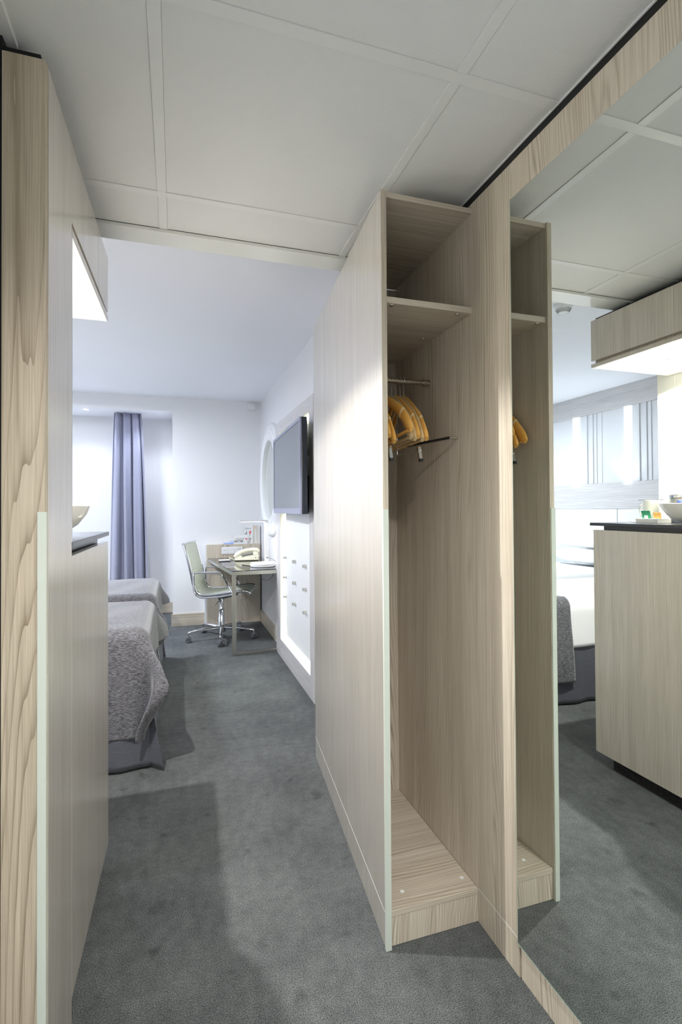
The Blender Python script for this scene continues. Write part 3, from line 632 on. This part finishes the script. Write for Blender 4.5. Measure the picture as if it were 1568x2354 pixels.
put('red_spot', MB().lathe([(0.0, -0.0006), (0.010, -0.0006), (0.010, 0)], (0.757, 5.8718, ZS+0.056), 16, 'Y'), REDP, c2)
c3 = card('menu_folder', 'tall white dine-in menu folder standing behind the cards', 0.742, 0.838, 5.892, ZS, 1.102, PAPER, 0.006, 'menu')
text('lettering', 'dine-in', GREYP, c3, (0.747, 5.8914, 1.048), 0.040, RX, shear=0.25, sx=0.62)
put('picture', MB().add([(0.803, 5.8914, 0.992), (0.812, 5.8914, 1.004), (0.820, 5.8914, 1.022), (0.808, 5.8914, 1.034), (0.796, 5.8914, 1.026), (0.793, 5.8914, 1.010)], [(0,1,2,3,4,5)]), REDP, c3)
put('picture', MB().add([(0.797, 5.8914, 0.978), (0.806, 5.8914, 0.978), (0.806, 5.8914, 1.0), (0.797, 5.8914, 1.0)], [(0,1,2,3)]), GREYP, c3)
put('picture', MB().add([(0.748, 5.8914, 0.990), (0.770, 5.8914, 0.990), (0.772, 5.8914, 1.022), (0.764, 5.8914, 1.036), (0.758, 5.8914, 1.012), (0.748, 5.8914, 1.006)], [(0,1,2,3,4,5)]), GREYP, c3)
put('picture', MB().add([(0.795, 5.8914, 0.930), (0.805, 5.8914, 0.928), (0.818, 5.8914, 0.944), (0.808, 5.8914, 0.950)], [(0,1,2,3)]), BROWNP, c3)
put('picture', MB().add([(0.790, 5.8914, 0.895), (0.795, 5.8914, 0.895), (0.812, 5.8914, 0.920), (0.808, 5.8914, 0.922)], [(0,1,2,3)]), INK, c3)
for k, (mm, zt, lb) in enumerate(((PAPERC, 1.098, 'cream spined brochure next to the dine-in menu'), (PAPER, 1.095, 'white brochure with a small orange mark on its spine'), (PAPERC, 1.092, 'cream brochure second from the corner'), (PAPER, 1.088, 'white brochure in the corner of the board edge'))):
    x0 = 0.842+0.0185*k
    t = thing('brochure', lb, 'brochure', (x0+0.008, 5.90, ZS)); t['group'] = 'brochures on the board behind the desk'
    put('cover', B(x0, x0+0.0165, 5.888, 5.926, ZS, zt), mm, t, bevel=0.0008)
    if k == 1: put('spine_mark', B(x0+0.003, x0+0.011, 5.8873, 5.888, 1.055, 1.078), ORANGEP, t)
# telephone
ph = thing('telephone', 'cream corded desk telephone on the black glass', 'telephone', (0.71, 5.47, ZD))
def pf(v):                                             # turned a little, long side facing the room
    a = radians(-6); x, y = v.x-0.71, v.y-5.47
    return (0.71+x*cos(a)-y*sin(a), 5.47+x*sin(a)+y*cos(a), v.z)
put('body', MB().add([(0.585,5.40,ZD+.004),(0.835,5.40,ZD+.004),(0.835,5.57,ZD+.004),(0.585,5.57,ZD+.004),(0.588,5.40,ZD+.022),(0.835,5.40,ZD+.060),(0.835,5.57,ZD+.078),(0.588,5.57,ZD+.034)],
    [(0,3,2,1),(4,5,6,7),(0,1,5,4),(1,2,6,5),(2,3,7,6),(3,0,4,7)]).xf(pf), CREAMP, ph, bevel=0.010, seg=3)
put('handset', MB().tube([(0.588,5.425,ZD+.040),(0.610,5.425,ZD+.062),(0.65,5.425,ZD+.094),(0.71,5.425,ZD+.110),(0.77,5.425,ZD+.116),(0.815,5.425,ZD+.108),(0.832,5.425,ZD+.090)],
    [0.018,0.027,0.021,0.019,0.020,0.027,0.020], 16).xf(pf), CREAMP, ph)
put('cradle', MB().box(0.60,0.66,5.405,5.445,ZD+.025,ZD+.055).box(0.775,0.828,5.405,5.445,ZD+.055,ZD+.095).xf(pf), CREAMP, ph, bevel=0.006)
put('keypad', MB().box(0.64,0.79,5.47,5.55,ZD+.050,ZD+.0535).xf(lambda v: pf(Vector((v.x, v.y, v.z+(v.x-0.64)*0.16)))), GREYP, ph)
put('button', MB().lathe([(0.0,-0.002),(0.005,-0.002),(0.005,0)], (0.80,5.399,ZD+.035), 12, 'Y').xf(pf), INK, ph)
cc = []
for i in range(90):
    q = i/89; a = q*2*pi*16
    cc.append((0.580-0.05*sin(pi*q)+0.004*cos(a), 5.42+0.10*q, ZD+0.012+0.02*sin(pi*q)+0.004*sin(a)))
put('cord', MB().tube(cc, 0.0018, 6), CREAMP, ph)
np_ = tag(put('note_pad', B(0.43, 0.545, 5.44, 5.60, ZD+0.0005, ZD+0.006), PAPER, bevel=0.001), 'white note pad beside the telephone', 'note pad')
pn = tag(put('ballpoint_pen', MB().tube([(0.42, 5.415, ZD+0.0055), (0.50, 5.425, ZD+0.0055), (0.535, 5.428, ZD+0.0055), (0.545, 5.429, ZD+0.0055)], [0.0045, 0.005, 0.0045, 0.0015], 10), INK), 'dark pen in front of the note pad', 'pen')
# desk lamp
dl = thing('desk_lamp', 'white angular desk lamp on a round base', 'lamp', (0.78, 4.84, ZD))
put('base', MB().lathe([(0.0, ZD+0.0006), (0.112, ZD+0.0006), (0.118, ZD+0.004), (0.118, ZD+0.030), (0.114, ZD+0.034), (0.0, ZD+0.034)], (0.78, 4.84, 0), 48), PLASTW, dl)
put('stem', B(0.792, 0.826, 4.800, 4.822, ZD+0.034, 1.176), PLASTW, dl, bevel=0.001)
hd = put('arm', B(0.560, 0.7915, 4.795, 4.825, 1.162, 1.176), PLASTW, dl, bevel=0.001)
put('diffuser', B(0.575, 0.785, 4.799, 4.821, 1.1612, 1.1620), LENSC, hd)
put('switch', MB().lathe([(0.0,-0.006),(0.0055,-0.006),(0.006,0.0)], (0.812, 4.800, 0.825), 12, 'Y'), INK, dl)
put('cord', MB().tube([(0.815, 4.797, 0.825), (0.85, 4.77, 0.815), (0.885, 4.73, 0.79), (0.90, 4.70, 0.765)], 0.0022, 8), INK, dl)
dc = tag(put('power_cord', MB().tube([(0.72, 4.72, 0.70), (0.735, 4.72, 0.67), (0.75, 4.72, 0.635), (0.785, 4.72, 0.622), (0.82, 4.72, 0.628), (0.85, 4.72, 0.66), (0.862, 4.72, 0.70)], 0.0025, 8), INK), 'black cord looping under the desk front', 'cord')

# ------------------------------------------------------------------ office chair
ch = thing('office_chair', 'swivel chair with pale ribbed seat and chrome frame at the desk', 'chair', (0.43, 5.24, 0))
def cx_(v, a=radians(-16)): return (0.43+v.x*cos(a)-v.y*sin(a), 5.24+v.x*sin(a)+v.y*cos(a), v.z)
prof = [(0.315,0.468),(0.30,0.487),(0.26,0.497),(0.18,0.492),(0.08,0.478),(-0.02,0.466),(-0.09,0.461),(-0.14,0.464),(-0.18,0.482),(-0.205,0.515),(-0.222,0.57),(-0.240,0.66),(-0.262,0.76),(-0.288,0.86),(-0.312,0.945)]
def smooth_path(p, n):
    P = [Vector((a, 0, b)) for a, b in p]; out = []
    for i in range(len(P)-1):
        p0 = P[max(i-1,0)]; p1 = P[i]; p2 = P[i+1]; p3 = P[min(i+2,len(P)-1)]
        for k in range(n):
            t = k/n
            out.append(0.5*((2*p1)+(-p0+p2)*t+(2*p0-5*p1+4*p2-p3)*t*t+(-p0+3*p1-3*p2+p3)*t**3))
    out.append(P[-1]); return out
sp_ = smooth_path(prof, 22)
cum = [0]
for i in range(1, len(sp_)): cum.append(cum[-1]+(sp_[i]-sp_[i-1]).length)
def sling(i, w, off):
    t = (sp_[min(i+1,len(sp_)-1)]-sp_[max(i-1,0)]).normalized(); n = Vector((t.z, 0, -t.x))     # n: outward/below
    if n.z > 0 and sp_[i].x > -0.1: n = -n
    rib = 0.0032*abs(sin(pi*cum[i]/0.021))
    p = sp_[i]-Vector((-t.z, 0, t.x))*0 + (Vector((t.z,0,-t.x))*-1)*(off*(rib+0.003))
    return Vector((p.x, w, p.z))
mb = MB(); NW = 8; nn = len(sp_)
for sgn in (1, -1):
    vv = [sling(i, -0.205+0.41*j/NW, sgn) for i in range(nn) for j in range(NW+1)]
    ff = [(i*(NW+1)+j, (i+1)*(NW+1)+j, (i+1)*(NW+1)+j+1, i*(NW+1)+j+1) for i in range(nn-1) for j in range(NW)]
    mb.add(vv, ff, True)
put('ribbed_sling', mb.xf(cx_), MESHF, ch, angle=70)
for sy in (-0.215, 0.215):
    pth = smooth_path(prof, 5)
    put('side_rail', MB().tube([(p.x, sy, p.z-0.001) for p in pth], 0.013, 10, flat=(0.75, 1.15)).xf(cx_), CHROME, ch)
    s2 = sy*1.13
    loop = [(0.155, s2, 0.474), (0.125, s2, 0.53), (0.075, s2, 0.62), (0.043, s2, 0.672), (0.030, s2, 0.680), (-0.05, s2, 0.680), (-0.195, s2, 0.678), (-0.210, s2, 0.672), (-0.214, s2, 0.655), (-0.214, s2, 0.55), (-0.208, s2, 0.50), (-0.185, s2, 0.463), (-0.145, s2, 0.444), (-0.09, s2, 0.440), (0.05, s2, 0.452), (0.155, s2, 0.470)]
    put('armrest', MB().tube(loop, 0.0115, 8, flat=(1.15, 0.8)).xf(cx_), CHROME, ch)
put('top_bracket', MB().tube([(-0.315, -0.235, 0.948), (-0.319, 0.0, 0.951), (-0.315, 0.235, 0.948)], 0.012, 10).xf(cx_), CHROME, ch)
put('back_bar', MB().tube([(-0.215, -0.215, 0.56), (-0.262, -0.12, 0.60), (-0.275, 0.0, 0.61), (-0.262, 0.12, 0.60), (-0.215, 0.215, 0.56)], 0.009, 10).xf(cx_), CHROME, ch)
put('seat_bracket', MB().bar((-0.03,0,0.395),(0.16,0,0.440),0.05,0.03).bar((0.02,-0.215,0.445),(0.02,0.215,0.445),0.045,0.022).bar((0.16,-0.215,0.458),(0.16,0.215,0.458),0.035,0.02).xf(cx_), RUBBER, ch, bevel=0.004)
put('height_lever', MB().tube([(0.0,-0.03,0.385),(-0.02,-0.10,0.372),(-0.03,-0.15,0.355)], 0.0045, 8).xf(cx_), CHROME, ch)
put('column', MB().lathe([(0.032,0.075),(0.032,0.20),(0.028,0.205),(0.028,0.285),(0.020,0.290),(0.0165,0.295),(0.0165,0.36),(0.026,0.365),(0.026,0.405)], (0.43,5.24,0), 24), CHROME, ch)
bs = put('hub', MB().lathe([(0.0,0.068),(0.040,0.068),(0.043,0.075),(0.043,0.128),(0.036,0.135),(0.0,0.135)], (0.43,5.24,0), 24), CHROME, ch)
for k in range(5):
    a = radians(-96+72*k); d = Vector((cos(a), sin(a), 0)); c0 = Vector((0.43,5.24,0)); e_ = c0+d*0.325
    lg = put('base_leg', MB().tube([c0+d*0.03+Vector((0,0,0.108)), c0+d*0.17+Vector((0,0,0.106)), e_-d*0.012+Vector((0,0,0.094)), e_+Vector((0,0,0.086)), e_+Vector((0,0,0.060))], [0.021,0.016,0.0125,0.0115,0.009], 10, flat=(1.0,0.85)), CHROME, ch)
    sd = Vector((-d.y, d.x, 0)); rot = radians((25, -40, 70, 10, -15)[k]); sd = Vector((sd.x*cos(rot)-sd.y*sin(rot), sd.x*sin(rot)+sd.y*cos(rot), 0))
    for q in (-1, 1):
        w = MB()
        cc_ = e_+sd*q*0.019+Vector((0,0,0.0275)); fw = sd.cross(Vector((0,0,1)))
        for (r0, t0) in ((0.027, 0),):
            n_ = 20; prof_ = [(0.0,-0.010),(0.014,-0.010),(0.018,-0.011),(0.025,-0.010),(0.027,-0.006),(0.027,0.006),(0.025,0.010),(0.0,0.010)]
            vv = []
            for (rr, hh) in prof_:
                for i in range(n_):
                    b_ = 2*pi*i/n_; vv.append(cc_+fw*rr*cos(b_)+Vector((0,0,1))*rr*sin(b_)+sd*hh*q*-1)
            ff = [(i*n_+j, i*n_+(j+1)%n_, (i+1)*n_+(j+1)%n_, (i+1)*n_+j) for i in range(len(prof_)-1) for j in range(n_)]
            w.add(vv, ff, True)
        put('castor_wheel', w, RUBBER, lg)
        put('wheel_rim', MB().add([cc_+sd*q*0.0112+fw*rr*cos(2*pi*i/20)+Vector((0,0,1))*rr*sin(2*pi*i/20) for rr in (0.0175, 0.0215) for i in range(20)], [(i,(i+1)%20,20+(i+1)%20,20+i) for i in range(20)]), CHROME, lg)
    put('castor_fork', MB().tube([e_+Vector((0,0,0.060)), e_+Vector((0,0,0.034))], 0.012, 10), CHROME, lg)

# ------------------------------------------------------------------ beds
def edge(d, rr):
    if d <= 0: return d, 0.0
    if d < pi*rr/2: return rr*sin(d/rr), rr*(1-cos(d/rr))
    return rr+0.03*(d-pi*rr/2), rr+(d-pi*rr/2)
def sstep(a, b, x):
    t = max(0, min(1, (x-a)/(b-a))); return t*t*(3-2*t)
def drape(x0, xf, yn, yf, zt, of, on, off, rr=0.06, nu=64, nv=90, fin=0.46, wig=0.008, seed=0, tuck=0.25):
    """cloth laid over the foot of a bed: covers x0..xf, hangs 'of' over the foot, 'on'/'off' over the near/far side"""
    S0, S1 = x0, xf-rr+of+rr*0.57; T0, T1 = yn+rr-on-rr*0.57, yf-rr+off+rr*0.57
    def P(a_, b_):
        s = S0+(S1-S0)*a_; t = T0+(T1-T0)*b_
        a = s-(xf-rr); bn = (yn+rr)-t; bf = t-(yf-rr)
        near = bn > bf; b = max(bn, bf); sg = -1 if near else 1; yc = yn+rr if near else yf-rr
        und = wig*(sin(7*s+3*t+seed)+0.6*sin(15*s-9*t+2*seed))
        if a <= 0 and b <= 0:
            k = min(1, min(-b, 0.3)/0.3+0.3)
            return Vector((s, t, zt+und*0.8*k))
        if b <= 0:
            o, d = edge(a, rr); return Vector((xf-rr+o+sstep(0.05,0.3,a)*0.012*sin(11*t+seed), t, zt-d))
        if a <= 0:
            o, d = edge(b, rr); return Vector((s, yc+sg*(o+sstep(0.08,0.5,b)*(0.016*sin(9*s+seed)+0.010)), zt-d))
        D = max(a, b); w = min(a, b); o, d = edge(D, rr)
        ph_ = (pi/4)*(w/D)
        k = fin*sstep(0.02, 0.22, D)*(1-0.85*sstep(of+0.03, of+tuck+0.05, D))
        lay = 0.012*(w/max(D,1e-4))
        if b >= a: dirv = Vector((sin(ph_), sg*cos(ph_), 0))
        else: dirv = Vector((cos(ph_), sg*sin(ph_), 0))
        p = Vector((xf-rr, yc, zt))+dirv*o+Vector((0.72, sg*0.69, 0))*(w*k)
        p += Vector((0.69, -sg*0.72, 0))*(0.050*sin(2*pi*0.85*w/max(of,0.05))*sstep(0.1,0.4,D)*(1 if b>=a else 0.0)*(1-(w/max(D,1e-4))**3))
        return p-Vector((0, 0, d*(1-0.0*w)))
    return MB().grid(P, nu, nv)
def bed(label, yn, yf, xf, zt, over, tlabel, seed, skflare):
    t = thing('bed', label, 'bed', (-1.2, (yn+yf)/2, 0), 'twin beds')
    put('box_base', B(-2.45, xf-0.03, yn+0.03, yf-0.03, 0.03, 0.36), DARKW, t, bevel=0.01)
    put('mattress', B(-2.45, xf-0.02, yn+0.02, yf-0.02, 0.361, zt-0.008), SHEET, t, bevel=0.06, seg=4)
    # valance: pleated satin skirt round near side, foot and far side
    path = []
    n1, n2 = 90, 40
    for i in range(n1): path.append((Vector((-2.45+(xf+2.45)*i/(n1-1), yn, 0)), Vector((0,-1,0)), i/(n1-1), 0))
    dg_ = Vector((0.72, -0.69, 0))
    for i in range(13):
        path.append((Vector((xf, yn, 0))+(Vector((0.006,0.004,0)) if i > 6 else Vector((0,0,0))), dg_, 1, 1-abs(i-6)/6))
    for i in range(n2): path.append((Vector((xf, yn+(yf-yn)*i/(n2-1), 0)), Vector((1,0,0)), 1, 0))
    for i in range(9):
        a = pi/2*i/8; path.append((Vector((xf, yf, 0)), Vector((cos(a), sin(a), 0)), 1, sin(pi*i/8)*0.8))
    for i in range(n1): path.append((Vector((xf-(xf+2.45)*i/(n1-1), yf, 0)), Vector((0,1,0)), 1, 0))
    L_ = [0]
    for i in range(1, len(path)): L_.append(L_[-1]+(path[i][0]-path[i-1][0]).length+0.01)
    def SK(a, b):
        i = min(len(path)-1, int(round(a*(len(path)-1)))); p, n_, _, cr = path[i]
        dr = 1-b; z = 0.012+0.385*b
        amp = 0.006+0.013*dr**1.3
        off = 0.002+amp*(0.5+0.5*sin(L_[i]*21+seed))+cr*skflare*dr**1.2+0.012*dr*(cr < 0.01)
        if cr > 0: off = cr*skflare*dr**0.9+0.012*dr*(1-cr)+0.012*sin(cr*5)*dr
        return p+n_*off+Vector((0, 0, z))
    put('valance', MB().grid(SK, len(path)-1, 14), SATIN, t, solid=0.002)
    # duvet
    put('duvet', drape(-2.2, -0.45, yn+0.006, yf-0.006, zt, 0.02, 0.30, 0.25, 0.07, 70, 60, fin=0.0, wig=0.006, seed=seed+1), SHEET, t, solid=0.012, label='white duvet')
    th = put('bed_throw', drape(*over), THROW, None, (-0.3, (yn+yf)/2, zt), solid=0.006)
    tag(th, tlabel, 'throw', 'grey throws on the beds')
    return t
bed('twin bed nearest the passage with grey valance and white bedding', 2.74, 3.62, -0.135, 0.665,
    (-0.68, -0.128, 2.728, 3.632, 0.688, 0.27, 0.53, 0.20, 0.065, 60, 110, 0.50, 0.010, 1.0, 0.25), 'grey chenille throw over the foot of the bed nearest the passage', 1.0, 0.115)
bed('twin bed nearer the window behind the first bed', 3.80, 4.68, -0.135, 0.675,
    (-0.68, -0.128, 3.788, 4.692, 0.698, 0.23, 0.34, 0.20, 0.065, 60, 110, 0.50, 0.010, 2.2, 0.25), 'grey chenille throw over the foot of the bed nearer the window', 2.3, 0.08)
# pillows
def pillow(cx0, cy0, cz0, label, tilt):
    mb = MB()
    for sg in (1, -1):
        def P(a, b_, sg=sg):
            x = (a-0.5); y = (b_-0.5); e1 = max(0, 1-(2*abs(x))**3.2); e2 = max(0, 1-(2*abs(y))**3.2)
            hh = 0.075*(e1*e2)**0.55
            px = x*0.44*(1-0.06*(2*abs(y))**2); py = y*0.66*(1-0.05*(2*abs(x))**2)
            return Vector((cx0+px*cos(tilt)-sg*hh*sin(tilt), cy0+py, cz0+sg*hh*cos(tilt)+px*sin(tilt)))
        mb.grid(P, 16, 20)
    t = thing('pillow', label, 'pillow', (cx0, cy0, cz0-0.09), 'pillows at the headboards'); put('pillow_case', mb, SHEET, t, angle=80); return t
pillow(-2.26, 3.18, 0.765, 'lower white pillow on the bed nearest the passage', 0.10)
pillow(-2.34, 3.16, 0.945, 'upper white pillow stacked on the bed nearest the passage', -0.18)
pillow(-2.26, 4.24, 0.775, 'lower white pillow on the bed nearer the window', 0.10)
pillow(-2.34, 4.26, 0.955, 'upper white pillow stacked on the bed nearer the window', -0.18)

# ------------------------------------------------------------------ headboard wall
XH = -2.565
hw = thing('headboard_wall', 'panelled headboard wall with grey wood bands and white fluted centre', 'wall panelling', (-2.57, 4.0, 0))
put('top_band', B(-2.579, XH+0.015, 2.15, 6.2, 2.290, ZR-0.001), WOODB, hw, bevel=0.002)
put('middle_band', B(-2.579, XH+0.015, 2.15, 6.2, 1.257, 1.530), WOODB, hw, bevel=0.002)
put('white_field', B(-2.579, XH, 2.15, 6.2, 1.531, 2.289), FIELD, hw)
for y0, y1 in ((2.30, 4.13), (4.14, 5.9)):
    put('padded_panel', B(-2.579, XH+0.02, y0, y1, 0.10, 1.255), PLASTW, hw, bevel=0.006)
for base in (4.00, 4.70):
    lg_ = thing('wall_light', 'glowing vertical wall light over the ' + ('first bed' if base < 4.3 else 'second bed'), 'light', (XH, base, 1.53))
    put('diffuser', MB().tube([(XH+0.004, base, 1.535), (XH+0.004, base, 2.285)], 0.045, 20, flat=(1, 0.6)), TUBE, lg_)
for base in (3.93, 4.60):
    for k, (dy, w_, d_) in enumerate(((-0.035, 0.030, 0.012), (-0.115, 0.030, 0.010), (-0.165, 0.030, 0.008), (-0.235, 0.030, 0.006))):
        put('flute', B(XH, XH+d_, base+dy-w_, base+dy, 1.5315, 2.2885), FIELD, hw, bevel=0.003)

# ------------------------------------------------------------------ smoke detector on the bedroom ceiling
sm = thing('smoke_detector', 'white round smoke detector on the bedroom ceiling', 'smoke detector', (-0.49, 2.54, ZR))
put('base', MB().lathe([(0.0, ZR-0.0005), (0.054, ZR-0.0005), (0.054, ZR-0.016), (0.050, ZR-0.020), (0.0, ZR-0.020)], (-0.49, 2.54, 0), 36), PLASTW, sm)
put('dome', MB().lathe([(0.046, ZR-0.0201), (0.046, ZR-0.026), (0.030, ZR-0.050), (0.014, ZR-0.054), (0.0, ZR-0.054)], (-0.49, 2.54, 0), 36), PLASTW, sm)
for k in range(24):
    a = 2*pi*k/24; d = Vector((cos(a), sin(a), 0)); c0 = Vector((-0.49, 2.54, 0))
    put('vent_slot', MB().bar(c0+d*0.0445+Vector((0,0,ZR-0.030)), c0+d*0.031+Vector((0,0,ZR-0.0505)), 0.0035, 0.002), GREYP, sm)
cl_ = thing('added_fill_lamp', 'round white fill lamp added out of view on the bedroom ceiling', 'lamp', (-1.15, 4.9, 2.41))  # fitting for the invented bedroom fill light
put('rim', MB().lathe([(0.21, 2.415), (0.22, 2.415), (0.22, ZR-0.001), (0.21, ZR-0.001)], (-1.15, 4.9, 0), 40, closed=True), PLASTW, cl_)
put('diffuser', MB().lathe([(0.0, 2.412), (0.21, 2.412), (0.21, 2.416)], (-1.15, 4.9, 0), 40), LENSC, cl_)

# ------------------------------------------------------------------ curtain
YC = 6.40
def CU(a, b):
    z = 0.02+2.378*b
    wtop, wbot = (-0.685, -0.372), (-0.745, -0.285)
    k = (1-b)**0.7
    xl_ = wtop[0]+(wbot[0]-wtop[0])*k; xr_ = wtop[1]+(wbot[1]-wtop[1])*k
    q = a+0.012*sin(5*b+9*a)
    amp = 0.034+0.034*k
    yy = YC+amp*(sin(2*pi*3.6*q+0.4)+0.28*sin(2*pi*7.9*q+1.0+1.5*b))
    xx = xl_+(xr_-xl_)*a+0.014*cos(2*pi*3.6*q)
    return Vector((xx, yy, z))
tag(put('curtain', MB().grid(CU, 160, 26), CURT, None, (-0.53, YC, 0.02), solid=0.004), 'grey violet floor length curtain gathered in the window alcove', 'curtain')
